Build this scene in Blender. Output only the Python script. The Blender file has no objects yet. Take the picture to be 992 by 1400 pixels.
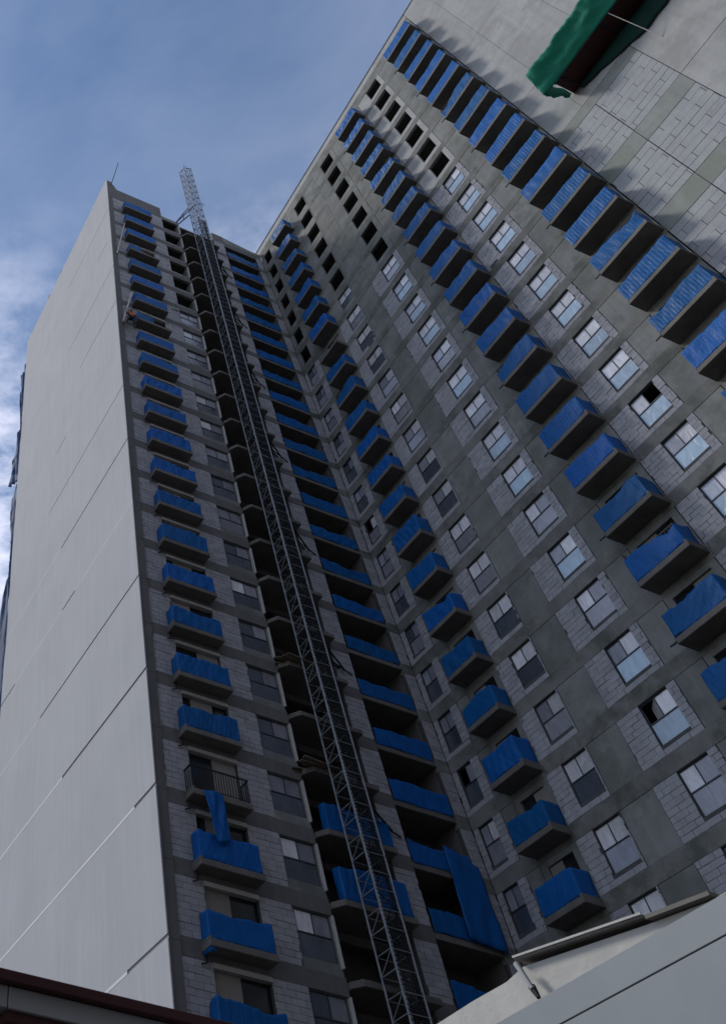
import bpy, math, random
from mathutils import Matrix, Vector
random.seed(7)
S = bpy.context.scene
COL = S.collection

# ------------------------------------------------------------------ camera
CAM = Vector((-32.178, -28.448, 1.564))
RX = Vector((0.9240976, -0.3794194, 0.0456570))
DN = Vector((0.3277991, 0.7255635, -0.6050664))
FW = Vector((0.1964469, 0.5741068, 0.7948648))
cd = bpy.data.cameras.new('camera'); cam = bpy.data.objects.new('camera', cd); COL.objects.link(cam)
M = Matrix.Identity(4)
for i in range(3):
    M[i][0] = RX[i]; M[i][1] = -DN[i]; M[i][2] = -FW[i]; M[i][3] = CAM[i]
cam.matrix_world = M
cd.sensor_fit = 'VERTICAL'; cd.sensor_height = 36; cd.lens = 36 * 1289.95 / 1400
cd.shift_x = 472.18 / 1400; cd.shift_y = -67.70 / 1400
cd.clip_start = 0.05; cd.clip_end = 6000
S.camera = cam

def project(p):                       # photograph pixels (992 x 1400) of a point, used to rank pieces by size
    d = Vector(p) - CAM
    z = d.dot(FW)
    if z < .1: return None
    return 23.82 + 1289.95 * d.dot(RX) / z, 632.3 + 1289.95 * d.dot(DN) / z

# ------------------------------------------------------------------ world, sun, exposure
SUN_AZ, SUN_EL = math.radians(-42), math.radians(48)      # azimuth from +Y towards +X
w = bpy.data.worlds.new('World'); S.world = w; w.use_nodes = True
nt = w.node_tree; N = nt.nodes; L = nt.links; N.clear()
out = N.new('ShaderNodeOutputWorld'); bg = N.new('ShaderNodeBackground'); bg.inputs[1].default_value = 0.072
sky = N.new('ShaderNodeTexSky'); sky.sky_type = 'NISHITA'; sky.sun_disc = False
sky.sun_elevation = SUN_EL; sky.sun_rotation = SUN_AZ
sky.air_density = 1.5; sky.dust_density = 0.1; sky.ozone_density = 5.5
tc = N.new('ShaderNodeTexCoord')
mp = N.new('ShaderNodeMapping'); mp.inputs['Scale'].default_value = (1.0, 1.0, 2.4); mp.inputs['Rotation'].default_value = (.3, .2, .8)
n1 = N.new('ShaderNodeTexNoise'); n1.inputs['Scale'].default_value = 2.6; n1.inputs['Detail'].default_value = 7; n1.inputs['Roughness'].default_value = .58
n1.inputs['Distortion'].default_value = .25
n2 = N.new('ShaderNodeTexNoise'); n2.inputs['Scale'].default_value = 11; n2.inputs['Detail'].default_value = 6; n2.inputs['Roughness'].default_value = .6
sep = N.new('ShaderNodeSeparateXYZ')
L.new(tc.outputs['Generated'], mp.inputs[0]); L.new(mp.outputs[0], n1.inputs[0]); L.new(mp.outputs[0], n2.inputs[0]); L.new(tc.outputs['Generated'], sep.inputs[0])
r1 = N.new('ShaderNodeMapRange'); r1.inputs[1].default_value = .36; r1.inputs[2].default_value = .74; r1.inputs[3].default_value = 0.01; r1.inputs[4].default_value = .17
L.new(n1.outputs[0], r1.inputs[0])
r2 = N.new('ShaderNodeMapRange'); r2.inputs[1].default_value = .40; r2.inputs[2].default_value = .66; r2.inputs[3].default_value = 0.08; r2.inputs[4].default_value = .95
L.new(n2.outputs[0], r2.inputs[0])
lowm = N.new('ShaderNodeMapRange'); lowm.inputs[1].default_value = .93; lowm.inputs[2].default_value = .80; lowm.inputs[3].default_value = 0; lowm.inputs[4].default_value = 1
L.new(sep.outputs[2], lowm.inputs[0])
mixf = N.new('ShaderNodeMix'); L.new(lowm.outputs[0], mixf.inputs[0]); L.new(r1.outputs[0], mixf.inputs[2]); L.new(r2.outputs[0], mixf.inputs[3])
mixc = N.new('ShaderNodeMix'); mixc.data_type = 'RGBA'
L.new(mixf.outputs[0], mixc.inputs[0]); L.new(sky.outputs[0], mixc.inputs[6]); mixc.inputs[7].default_value = (9.4, 9.6, 11.6, 1)
L.new(mixc.outputs[2], bg.inputs[0]); L.new(bg.outputs[0], out.inputs[0])
sl = bpy.data.lights.new('sun', 'SUN'); sun = bpy.data.objects.new('sun', sl); COL.objects.link(sun)
sl.energy = 1.5; sl.angle = math.radians(10); sl.color = (1.0, .95, .88)
to_sun = Vector((math.sin(SUN_AZ) * math.cos(SUN_EL), math.cos(SUN_AZ) * math.cos(SUN_EL), math.sin(SUN_EL)))
sun.rotation_euler = to_sun.to_track_quat('Z', 'Y').to_euler(); sun.location = (-60, 60, 140)
vs = S.view_settings; vs.view_transform = 'Standard'; vs.look = 'None'; vs.gamma = 1; vs.exposure = 0.58
S.cycles.max_bounces = 6; S.cycles.diffuse_bounces = 3

# ------------------------------------------------------------------ materials
def mat(name, col, rough=.85, spec=.3, var=.18, scale=1.2, bump=0., bscale=30., island=0., obj=0., metal=0., streak=0., stain=None):
    m = bpy.data.materials.new(name); m.use_nodes = True
    t = m.node_tree; n = t.nodes; l = t.links
    p = n['Principled BSDF']; p.inputs['Roughness'].default_value = rough; p.inputs['Metallic'].default_value = metal
    p.inputs['Specular IOR Level'].default_value = spec
    geo = n.new('ShaderNodeNewGeometry')
    fac = None
    def addf(sock, a, mid=.5):
        nonlocal fac
        mm = n.new('ShaderNodeMath'); mm.operation = 'MULTIPLY_ADD'; mm.inputs[1].default_value = 2 * a; mm.inputs[2].default_value = 1 - a * 2 * mid
        l.new(sock, mm.inputs[0])
        if fac is None: fac = mm.outputs[0]
        else:
            q = n.new('ShaderNodeMath'); q.operation = 'MULTIPLY'; l.new(fac, q.inputs[0]); l.new(mm.outputs[0], q.inputs[1]); fac = q.outputs[0]
    nz = n.new('ShaderNodeTexNoise'); nz.inputs['Scale'].default_value = scale; nz.inputs['Detail'].default_value = 6; nz.inputs['Roughness'].default_value = .62
    l.new(geo.outputs['Position'], nz.inputs[0]); addf(nz.outputs[0], var * 1.6)
    if streak:
        mp = n.new('ShaderNodeMapping'); mp.inputs['Scale'].default_value = (2.2, 2.2, .12); l.new(geo.outputs['Position'], mp.inputs[0])
        ns = n.new('ShaderNodeTexNoise'); ns.inputs['Scale'].default_value = 1.6; ns.inputs['Detail'].default_value = 5
        l.new(mp.outputs[0], ns.inputs[0]); addf(ns.outputs[0], streak)
    if island: addf(geo.outputs['Random Per Island'], island)
    if obj:
        oi = n.new('ShaderNodeObjectInfo'); addf(oi.outputs['Random'], obj)
    mx = n.new('ShaderNodeVectorMath'); mx.operation = 'SCALE'; mx.inputs[0].default_value = col
    l.new(fac, mx.inputs['Scale'])
    res = mx.outputs[0]
    if stain:                                  # irregular patches of another colour (moss, rust, dirt)
        ng = n.new('ShaderNodeTexNoise'); ng.inputs['Scale'].default_value = .55; ng.inputs['Detail'].default_value = 8; ng.inputs['Roughness'].default_value = .68
        l.new(geo.outputs['Position'], ng.inputs[0])
        rg = n.new('ShaderNodeMapRange'); rg.inputs[1].default_value = .47; rg.inputs[2].default_value = .62; rg.inputs[4].default_value = .8
        l.new(ng.outputs[0], rg.inputs[0])
        mc = n.new('ShaderNodeMix'); mc.data_type = 'RGBA'; l.new(rg.outputs[0], mc.inputs[0]); l.new(res, mc.inputs[6]); mc.inputs[7].default_value = (*stain, 1)
        res = mc.outputs[2]
    l.new(res, p.inputs['Base Color'])
    if bump:
        nb = n.new('ShaderNodeTexNoise'); nb.inputs['Scale'].default_value = bscale; nb.inputs['Detail'].default_value = 5
        l.new(geo.outputs['Position'], nb.inputs[0])
        bn = n.new('ShaderNodeBump'); bn.inputs['Strength'].default_value = bump; bn.inputs['Distance'].default_value = .03
        l.new(nb.outputs[0], bn.inputs['Height']); l.new(bn.outputs[0], p.inputs['Normal'])
    return m

MT = {}
MT['concrete'] = mat('raw concrete', (.19, .19, .175), var=.36, scale=.9, bump=.35, bscale=9, obj=.08, streak=.16, stain=(.085, .094, .078))
MT['panel'] = mat('precast concrete', (.215, .218, .207), var=.30, scale=.7, bump=.2, bscale=7, obj=.13, streak=.2, stain=(.135, .145, .125))
MT['smooth'] = mat('skimmed concrete', (.37, .37, .36), var=.2, scale=.5, bump=.2, bscale=5, obj=.05, streak=.15, stain=(.30, .30, .29))
MT['pier'] = mat('stained pier concrete', (.145, .138, .135), var=.2, scale=1.4, bump=.3, bscale=9, streak=.2)
MT['slab'] = mat('balcony slab concrete', (.15, .14, .127), var=.3, scale=1.5, bump=.35, bscale=14, obj=.1)
MT['block'] = mat('aerated block', (.35, .348, .365), var=.18, scale=2.5, bump=.3, bscale=26, island=.10, obj=.0, streak=.12)
MT['gblock'] = mat('large aerated block', (.355, .365, .37), var=.13, scale=1.2, bump=.25, bscale=12, island=.04, streak=.12)
MT['gbeam'] = mat('wall beam concrete', (.27, .285, .265), var=.22, scale=1.1, bump=.25, bscale=9, streak=.2, stain=(.21, .235, .19))
MT['mortar'] = mat('joint mortar', (.085, .085, .085), var=.2, scale=3)
MT['white'] = mat('white render', (.385, .39, .405), rough=.9, var=.075, scale=.3, bump=.1, bscale=3, streak=.10)
MT['groove'] = mat('grey groove render', (.36, .36, .35), var=.15, scale=1)
MT['filler'] = mat('fresh white filler', (.60, .60, .62), var=.04, scale=1)
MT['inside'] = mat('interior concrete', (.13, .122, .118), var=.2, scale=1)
MT['frame'] = mat('dark window frame', (.035, .04, .05), rough=.4, spec=.5, var=.1)
MT['steel'] = mat('weathered mast steel', (.30, .32, .34), rough=.5, spec=.5, var=.25, scale=3, metal=.5)
MT['darksteel'] = mat('dark hoist mesh', (.03, .034, .04), rough=.6, var=.2, scale=3, metal=.3)
MT['rail'] = mat('black railing paint', (.02, .02, .022), rough=.45, var=.1)
MT['wood'] = mat('site timber', (.17, .13, .095), var=.3, scale=3, bump=.3, bscale=20)
MT['maroon'] = mat('maroon paint', (.055, .014, .014), rough=.5, var=.2, scale=3)
MT['cladding'] = mat('pale metal cladding', (.30, .295, .295), rough=.4, spec=.5, var=.05, scale=.8)
MT['cream'] = mat('cream rendered wall', (.47, .455, .42), rough=.8, var=.10, scale=1.5, bump=.25, bscale=10, streak=.15)
MT['bluewhite'] = mat('white cladding', (.22, .24, .25), rough=.5, spec=.5, var=.10, scale=1.6, bump=.06, bscale=3, streak=.1)
MT['zinc'] = mat('zinc gutter', (.13, .12, .105), rough=.6, spec=.3, var=.3, scale=4)
MT['black'] = mat('black void', (.008, .008, .008), rough=.6, var=.1)
MT['doorpanel'] = mat('boarded door leaf', (.27, .245, .22), rough=.7, var=.12, scale=1, obj=.2)
MT['doorglass'] = mat('door glass', (.02, .022, .026), rough=.1, spec=.6, var=.1)
MT['lintel'] = mat('plastered lintel', (.52, .50, .47), var=.12, scale=2)
MT['asphalt'] = mat('asphalt', (.05, .05, .05), var=.3, scale=.6, bump=.3, bscale=40)
MT['skin'] = mat('skin', (.28, .15, .09), rough=.6, var=.05)
MT['orange'] = mat('orange shirt', (.55, .13, .05), var=.1)
MT['cloth'] = mat('dark work trousers', (.025, .025, .03), var=.1)
MT['helmet'] = mat('yellow helmet plastic', (.6, .4, .05), rough=.35, var=.05)
MT['pole'] = mat('pale pole', (.55, .52, .48), rough=.5, var=.15, scale=3)
MT['rustred'] = mat('rust red angle', (.16, .045, .04), rough=.6, var=.2, scale=5)

def tarp_mat(name, col, rough=.42, objv=.12):
    m = bpy.data.materials.new(name); m.use_nodes = True
    t = m.node_tree; n = t.nodes; l = t.links; p = n['Principled BSDF']
    p.inputs['Roughness'].default_value = rough; p.inputs['Specular IOR Level'].default_value = .15
    geo = n.new('ShaderNodeNewGeometry'); oi = n.new('ShaderNodeObjectInfo')
    nz = n.new('ShaderNodeTexNoise'); nz.inputs['Scale'].default_value = 1.8; nz.inputs['Detail'].default_value = 5; l.new(geo.outputs['Position'], nz.inputs[0])
    a = n.new('ShaderNodeMath'); a.operation = 'MULTIPLY_ADD'; a.inputs[1].default_value = .35; a.inputs[2].default_value = .82; l.new(nz.outputs[0], a.inputs[0])
    b = n.new('ShaderNodeMath'); b.operation = 'MULTIPLY_ADD'; b.inputs[1].default_value = 2 * objv; b.inputs[2].default_value = 1 - objv; l.new(oi.outputs['Random'], b.inputs[0])
    c = n.new('ShaderNodeMath'); c.operation = 'MULTIPLY'; l.new(a.outputs[0], c.inputs[0]); l.new(b.outputs[0], c.inputs[1])
    sc = n.new('ShaderNodeVectorMath'); sc.operation = 'SCALE'; sc.inputs[0].default_value = col; l.new(c.outputs[0], sc.inputs['Scale'])
    hs = n.new('ShaderNodeHueSaturation'); h = n.new('ShaderNodeMath'); h.operation = 'MULTIPLY_ADD'; h.inputs[1].default_value = .012; h.inputs[2].default_value = .494
    l.new(oi.outputs['Random'], h.inputs[0]); l.new(h.outputs[0], hs.inputs['Hue']); l.new(sc.outputs[0], hs.inputs['Color'])
    l.new(hs.outputs[0], p.inputs['Base Color'])
    nb = n.new('ShaderNodeTexNoise'); nb.inputs['Scale'].default_value = 5; nb.inputs['Detail'].default_value = 4; nb.inputs['Distortion'].default_value = 1.2
    l.new(geo.outputs['Position'], nb.inputs[0])
    bn = n.new('ShaderNodeBump'); bn.inputs['Strength'].default_value = .35; bn.inputs['Distance'].default_value = .05
    l.new(nb.outputs[0], bn.inputs['Height']); l.new(bn.outputs[0], p.inputs['Normal'])
    return m
MT['blue'] = tarp_mat('blue tarpaulin', (.005, .096, .315), rough=.5, objv=.2)
MT['navy'] = tarp_mat('dark blue netting', (.03, .07, .16), rough=.7)
MT['green'] = tarp_mat('green tarpaulin', (.013, .20, .125), rough=.7)

MT['shadegreen'] = tarp_mat('dark green shade sheet', (.008, .035, .027), rough=.8)  # dark colour standing in for the shade below the catch platform

def pane_mat(name, col, rough, spec):
    m = bpy.data.materials.new(name); m.use_nodes = True
    t = m.node_tree; n = t.nodes; l = t.links; p = n['Principled BSDF']
    p.inputs['Roughness'].default_value = rough; p.inputs['Specular IOR Level'].default_value = spec
    p.inputs['Coat Weight'].default_value = 1.0; p.inputs['Coat Roughness'].default_value = .2; p.inputs['Coat IOR'].default_value = 1.8
    geo = n.new('ShaderNodeNewGeometry'); oi = n.new('ShaderNodeObjectInfo')
    mp = n.new('ShaderNodeMapping'); mp.inputs['Rotation'].default_value = (.6, .4, .3); mp.inputs['Scale'].default_value = (1, 1, .35); l.new(geo.outputs['Position'], mp.inputs[0])
    nz = n.new('ShaderNodeTexNoise'); nz.inputs['Scale'].default_value = 2.4; nz.inputs['Detail'].default_value = 5; nz.inputs['Distortion'].default_value = 1.5
    l.new(mp.outputs[0], nz.inputs[0])
    a = n.new('ShaderNodeMath'); a.operation = 'MULTIPLY_ADD'; a.inputs[1].default_value = .9; a.inputs[2].default_value = .55; l.new(nz.outputs[0], a.inputs[0])
    b = n.new('ShaderNodeMath'); b.operation = 'MULTIPLY_ADD'; b.inputs[1].default_value = .5; b.inputs[2].default_value = .7; l.new(oi.outputs['Random'], b.inputs[0])
    c = n.new('ShaderNodeMath'); c.operation = 'MULTIPLY'; l.new(a.outputs[0], c.inputs[0]); l.new(b.outputs[0], c.inputs[1])
    sc = n.new('ShaderNodeVectorMath'); sc.operation = 'SCALE'; sc.inputs[0].default_value = col; l.new(c.outputs[0], sc.inputs['Scale']); l.new(sc.outputs[0], p.inputs['Base Color'])
    bn = n.new('ShaderNodeBump'); bn.inputs['Strength'].default_value = .5; bn.inputs['Distance'].default_value = .05
    l.new(nz.outputs[0], bn.inputs['Height']); l.new(bn.outputs[0], p.inputs['Normal'])
    return m
MT['film'] = pane_mat('white protective film', (.70, .69, .71), .35, .5)
MT['bluefilm'] = pane_mat('blue protective film', (.33, .47, .58), .3, .5)
MT['darkpane'] = pane_mat('bare glass', (.07, .085, .11), .12, .6)
MT['crinkled'] = pane_mat('crinkled film', (.42, .46, .55), .35, .5)
MT['greypane'] = pane_mat('dusty pane', (.27, .27, .31), .3, .5)

# ------------------------------------------------------------------ mesh helpers
class MB:
    def __init__(s): s.v = []; s.f = []
    def box(s, x0, x1, y0, y1, z0, z1):
        b = len(s.v)
        s.v += [(x0, y0, z0), (x1, y0, z0), (x1, y1, z0), (x0, y1, z0), (x0, y0, z1), (x1, y0, z1), (x1, y1, z1), (x0, y1, z1)]
        s.f += [(b, b+3, b+2, b+1), (b+4, b+5, b+6, b+7), (b, b+1, b+5, b+4), (b+1, b+2, b+6, b+5), (b+2, b+3, b+7, b+6), (b+3, b, b+4, b+7)]
        return s
    def bar(s, a, b, r, n=5, r2=None):
        a = Vector(a); b = Vector(b); d = (b - a).normalized()
        u = d.orthogonal().normalized(); v = d.cross(u); k = len(s.v); r2 = r if r2 is None else r2
        for p, rr in ((a, r), (b, r2)):
            for i in range(n):
                t = 2 * math.pi * i / n
                s.v.append(tuple(p + u * (rr * math.cos(t)) + v * (rr * math.sin(t))))
        for i in range(n):
            j = (i + 1) % n
            s.f.append((k+i, k+j, k+n+j, k+n+i))
        s.f.append(tuple(k + n - 1 - i for i in range(n))); s.f.append(tuple(k + n + i for i in range(n)))
        return s
    def prism(s, pts, axis, a, b):            # pts polygon in the two other axes, extruded along axis
        k = len(s.v); n = len(pts)
        for c in (a, b):
            for p in pts:
                q = list(p); q.insert(axis, c); s.v.append(tuple(q))
        s.f.append(tuple(range(k, k+n))); s.f.append(tuple(range(k+2*n-1, k+n-1, -1)))
        for i in range(n):
            j = (i + 1) % n; s.f.append((k+i, k+n+i, k+n+j, k+j))
        return s
    def grid(s, rows):
        k = len(s.v); h = len(rows); wd = len(rows[0])
        for r in rows: s.v += [tuple(p) for p in r]
        for i in range(h-1):
            for j in range(wd-1):
                s.f.append((k+i*wd+j, k+i*wd+j+1, k+(i+1)*wd+j+1, k+(i+1)*wd+j))
        return s
    def mesh(s, name):
        me = bpy.data.meshes.new(name); me.from_pydata(s.v, [], s.f)
        return me

def link(name, me, m, parent=None, loc=None, smooth=False, fix=True):
    if isinstance(me, MB):
        me = me.mesh(name)
        if fix:
            import bmesh
            bm = bmesh.new(); bm.from_mesh(me); bmesh.ops.recalc_face_normals(bm, faces=bm.faces); bm.to_mesh(me); bm.free()
    if m is not None and not me.materials: me.materials.append(MT[m])
    if smooth:
        for p in me.polygons: p.use_smooth = True
    o = bpy.data.objects.new(name, me); COL.objects.link(o)
    if parent is not None: o.parent = parent
    if loc is not None: o.location = loc
    return o
def bev(o, wdt=.01, seg=1):
    b = o.modifiers.new('edge', 'BEVEL'); b.width = wdt; b.segments = seg; b.limit_method = 'ANGLE'; return o
def empty(name, loc=(0, 0, 0)):
    o = bpy.data.objects.new(name, None); COL.objects.link(o); o.location = loc; o.empty_display_size = .3; return o
def tag(o, label=None, cat=None, group=None, kind=None):
    if label: o['label'] = label
    if cat: o['category'] = cat
    if group: o['group'] = group
    if kind: o['kind'] = kind
    return o
ORD = ['', 'first', 'second', 'third', 'fourth', 'fifth', 'sixth', 'seventh', 'eighth', 'ninth', 'tenth', 'eleventh', 'twelfth', 'thirteenth',
       'fourteenth', 'fifteenth', 'sixteenth', 'seventeenth', 'eighteenth', 'nineteenth', 'twentieth', 'twenty-first', 'twenty-second', 'twenty-third', 'twenty-fourth', 'twenty-fifth']
def u(a, b): return random.uniform(a, b)

# ------------------------------------------------------------------ ground
g = MB().box(-900, 900, -900, 900, -.5, 0)
tag(link('ground', g, 'asphalt'), kind='structure')

# ------------------------------------------------------------------ added unseen block behind the camera, cuts sky light on the left wing
nb_ = MB(); nb_.box(-85, 45, -110, -78, 0, 72)
for i in range(20):
    nb_.box(-85.3, 45.3, -78, -77.5, 2.2 + i * 3.5, 3.6 + i * 3.5)
tag(link('shade_block', nb_, 'pier'), kind='structure')

# ------------------------------------------------------------------ the tower
TOWER = empty('apartment_tower', (0, 0, 0))
tag(TOWER, 'unfinished grey concrete apartment tower in two wings with a white end wall', 'building')
def part(name, mb, m, **k): return link(name, mb, m, TOWER, **k)
NK = 27                                   # storeys counted down from the roof; slab k lies at z = 87 - 3k
def Z(k): return 87 - 3 * k
LY = .65                                  # front plane of the left wing
BLK = []                                  # (plane, u0, u1, z0, z1, depth) of every block
SHADES = {}

def blocks(plane, u0, u1, z0, z1, hole=None, course=.2556, length=.6, face=None):
    nrow = max(1, round((z1 - z0) / course)); h = (z1 - z0) / nrow; j = .016 * (course / .25) ** .5
    off = u(0, length)
    for r in range(nrow):
        za, zb = z0 + r * h, z0 + (r + 1) * h
        segs = [(u0, u1)]
        if hole and zb > hole[2] + .02 and za < hole[3] - .02:
            segs = [(u0, hole[0]), (hole[1], u1)]
        off2 = off + (length * .5 if r % 2 else 0) + u(-.08, .08)
        for a, b in segs:
            if b - a < .06: continue
            x = a - ((a + off2) % length)
            while x < b:
                p, q = max(a, x), min(b, x + length)
                if q - p > .07 and (plane == 'G' or random.random() > .0015): BLK.append((plane, p + j/2, q - j/2, za + j/2, zb - j/2, u(-.008, .012), face))
                x += length

def wall_piece(plane, u0, u1, z0, z1, d0, d1, name, m, hole=None):
    """A slab of wall in facade plane; d0 (front) and d1 (back) are depths behind the facade plane."""
    mb = MB()
    rs = [(u0, u1, z0, z1)]
    if hole:
        a, b, c, d = hole
        rs = [(u0, a, z0, z1), (b, u1, z0, z1), (a, b, z0, c), (a, b, d, z1)]
    for a, b, c, d in rs:
        if b - a < .01 or d - c < .01: continue
        if plane == 'R': mb.box(1 + d0, 1 + d1, a, b, c, d)
        else: mb.box(a, b, LY + d0, LY + d1, c, d)
    return part(name, mb, m)

# --- windows -------------------------------------------------------
WMESH = {}
def window_meshes(wd, ht, plane):
    key = (wd, ht, plane)
    if key in WMESH: return WMESH[key]
    t = .038; mz = ht * .52; mu = wd * .5
    def bx(mb, a, b, c, d, e, f):             # u range, z range, depth range
        if plane == 'R': mb.box(e, f, a, b, c, d)
        else: mb.box(a, b, e, f, c, d)
    fr = MB()
    bx(fr, 0, t, 0, ht, 0, .07); bx(fr, wd - t, wd, 0, ht, 0, .07); bx(fr, t, wd - t, 0, t, .001, .069); bx(fr, t, wd - t, ht - t, ht, .001, .069)
    bx(fr, t, wd - t, mz - .026, mz + .026, .0, .068); bx(fr, mu - .02, mu + .02, mz + .027, ht - t, .002, .067)
    ps = []
    for a, b, c, d in ((t, mu - .02, mz + .026, ht - t), (mu + .02, wd - t, mz + .026, ht - t), (t, wd - t, t, mz - .026)):
        p = MB(); bx(p, 0, b - a, 0, d - c, 0, .02); ps.append((p.mesh('pane'), a, c, b - a, d - c))
    WMESH[key] = (fr.mesh('window'), ps)
    return WMESH[key]
def window(plane, u0, u1, z0, z1, mats, depth=.10, opened=None):
    wd = round(u1 - u0, 3); ht = round(z1 - z0, 3)
    fm, ps = window_meshes(wd, ht, plane)
    loc = (1 + depth, u0, z0) if plane == 'R' else (u0, LY + depth, z0)
    f = link('window', fm, 'frame', TOWER, loc)
    for i, (pm, a, c, pw, ph) in enumerate(ps):
        m = mats[i]
        if m is None: continue
        ploc = (.03, a, c) if plane == 'R' else (a, .03, c)
        if opened == i:                       # a sash pushed outwards on its top edge
            pm2 = pm.copy(); pm2.materials.clear(); pm2.materials.append(MT[m])
            o = bpy.data.objects.new('pane', pm2); COL.objects.link(o); o.parent = f
            o.location = (ploc[0] - .02, a, c) if plane == 'R' else (a, ploc[1] - .02, c)
            if plane == 'R': o.rotation_euler = (0, 0, math.radians(-38))
            continue
        o = bpy.data.objects.new('pane', pm); COL.objects.link(o); o.parent = f; o.location = ploc
        if not pm.materials: pm.materials.append(None)
        o.material_slots[0].link = 'OBJECT'; o.material_slots[0].material = MT[m]
    return f

# --- floor plates closing the storeys off inside, and the solid backs --------
for k in range(0, NK + 1):
    z = Z(k)
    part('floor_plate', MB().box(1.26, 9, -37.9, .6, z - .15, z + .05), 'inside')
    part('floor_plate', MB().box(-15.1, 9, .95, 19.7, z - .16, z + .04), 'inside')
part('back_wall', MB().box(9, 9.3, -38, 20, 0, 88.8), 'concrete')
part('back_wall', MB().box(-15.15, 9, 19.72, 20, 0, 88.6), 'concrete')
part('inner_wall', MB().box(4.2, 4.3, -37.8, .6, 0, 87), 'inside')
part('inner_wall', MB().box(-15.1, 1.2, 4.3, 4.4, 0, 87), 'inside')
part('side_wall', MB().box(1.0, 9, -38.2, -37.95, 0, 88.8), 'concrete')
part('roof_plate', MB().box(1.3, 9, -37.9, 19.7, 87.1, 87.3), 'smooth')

# --- right wing (plane x = 1) -------------------------------------------------
RWIN = {'r1': (-.66, .30), 'r2': (-6.37, -5.0), 'r3': (-10.68, -9.28), 'r4': (-17.62, -16.24)}
RPAN = {'r1': (-1.2, .64), 'r2': (-6.45, -4.10), 'r3': (-11.11, -8.14), 'r4': (-18.0, -15.1)}
DARK = {'r1': 7, 'r2': 6, 'r3': 7, 'r4': 7}
BAL = {'D': (-4.13, -2.02), 'E': (-15.08, -12.5), 'F': (-22.48, -19.46)}
CONC = [(-8.12, -6.47), (-12.48, -11.13), (-19.44, -18.02), (-2.0, -1.22)]
for k in range(0, NK + 1):
    z = Z(k)
    top = 87.9 if k == 0 else z + .25
    bev(part('floor_beam', MB().box(1.0, 1.27, -22.5, .64, z - .45, top), 'concrete'), .012)
    if k == 0: continue
    a, b = z + .25, z + 2.55                 # wall zone of the storey standing on slab k
    for c, d in CONC: bev(wall_piece('R', c, d, a, b, .012 + u(0, .008), .26, 'concrete_panel', 'panel'), .012)
    for n in RPAN:
        p0, p1 = RPAN[n]; w0, w1 = RWIN[n]; hole = (w0, w1, z + .68, z + 2.53)
        if k <= 7:                           # upper storeys: plain precast infill
            bev(wall_piece('R', p0, p1, a, b, .004, .2, 'infill_panel', 'smooth' if n == 'r4' else 'panel', hole), .012)
        else:
            wall_piece('R', p0, p1, a, b, .04, .2, 'block_wall', 'mortar', hole)
            blocks('R', p0, p1, a, b, hole)
        if k > DARK[n]:
            if n == 'r4':
                ms = ['film', 'film', 'bluefilm']; 
                if random.random() < .3: ms[random.randint(0, 1)] = 'greypane'
            elif n == 'r3':
                ms = ['film', random.choice(['film', 'film', 'crinkled']), random.choice(['bluefilm', 'bluefilm', 'greypane'])] if k < 17 else random.choice((['film', 'greypane', 'bluefilm'], ['greypane', 'film', 'greypane'], ['film', 'film', 'bluefilm']))
            elif n == 'r2': ms = ['film', random.choice(['film', 'greypane', 'film']), random.choice(['darkpane', 'greypane', 'crinkled'])]
            else: ms = [random.choice(['film', 'greypane']), random.choice(['greypane', 'crinkled', 'darkpane']), random.choice(['darkpane', 'greypane'])]
            op = None
            if n == 'r4' and k == 17: ms[0] = None; ms[1] = 'film'; ms[2] = 'bluefilm'
            if n == 'r4' and k == 19: ms = ['film', 'crinkled', 'bluefilm']
            if n == 'r3' and k == 21: op = 1; ms = ['film', 'film', 'bluefilm']
            if n == 'r3' and k == 20: ms = ['film', 'darkpane', 'bluefilm']
            if n == 'r1' and k in (14, 20): ms[1] = None
            window('R', w0, w1, z + .68, z + 2.53, ms, opened=op)
    for n in BAL:                            # openings behind the balconies, framed by concrete
        c, d = BAL[n]
        wall_piece('R', c + .02, d - .02, a, b, .01, .25, 'balcony_wall', 'panel', (c + .35, d - .35, a, z + 2.3))
        if k > 7:
            q = c + .35 + (d - c - .7) * .5
            s = random.choice((0, 1))
            dr = part('door', MB().box(1.16, 1.20, c + .35, d - .35, a, z + 2.3), 'doorglass')
            mb = MB().box(1.11, 1.15, *((c + .36, q) if s else (q, d - .36)), a + .01, z + 2.29)
            link('door_panel', mb, 'doorpanel', dr)
bev(part('parapet', MB().box(1.004, 1.25, -22.5, 20, 87.904, 88.8), 'smooth'), .02)
part('parapet_cap', MB().box(.95, 1.30, -38, 20, 88.802, 88.88), 'pier')
part('base_wall', MB().box(1.0, 1.25, -38, .64, 0, Z(NK) - .5), 'concrete')

def balcony_slab_R(c, d, k):
    z = Z(k)
    s = MB(); s.box(0, 1.02, c, d, z - .20, z + .07)
    o = part('balcony_slab', s, 'slab'); bev(o, .02)
    kb = MB().box(.02, 1.0, c + .01, c + .12, z + .071, z + .16)
    link('kerb', kb, 'slab', o)
    return o
for n in BAL:
    c, d = BAL[n]
    for k in range(1, 26):
        balcony_slab_R(c, d, k)

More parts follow.
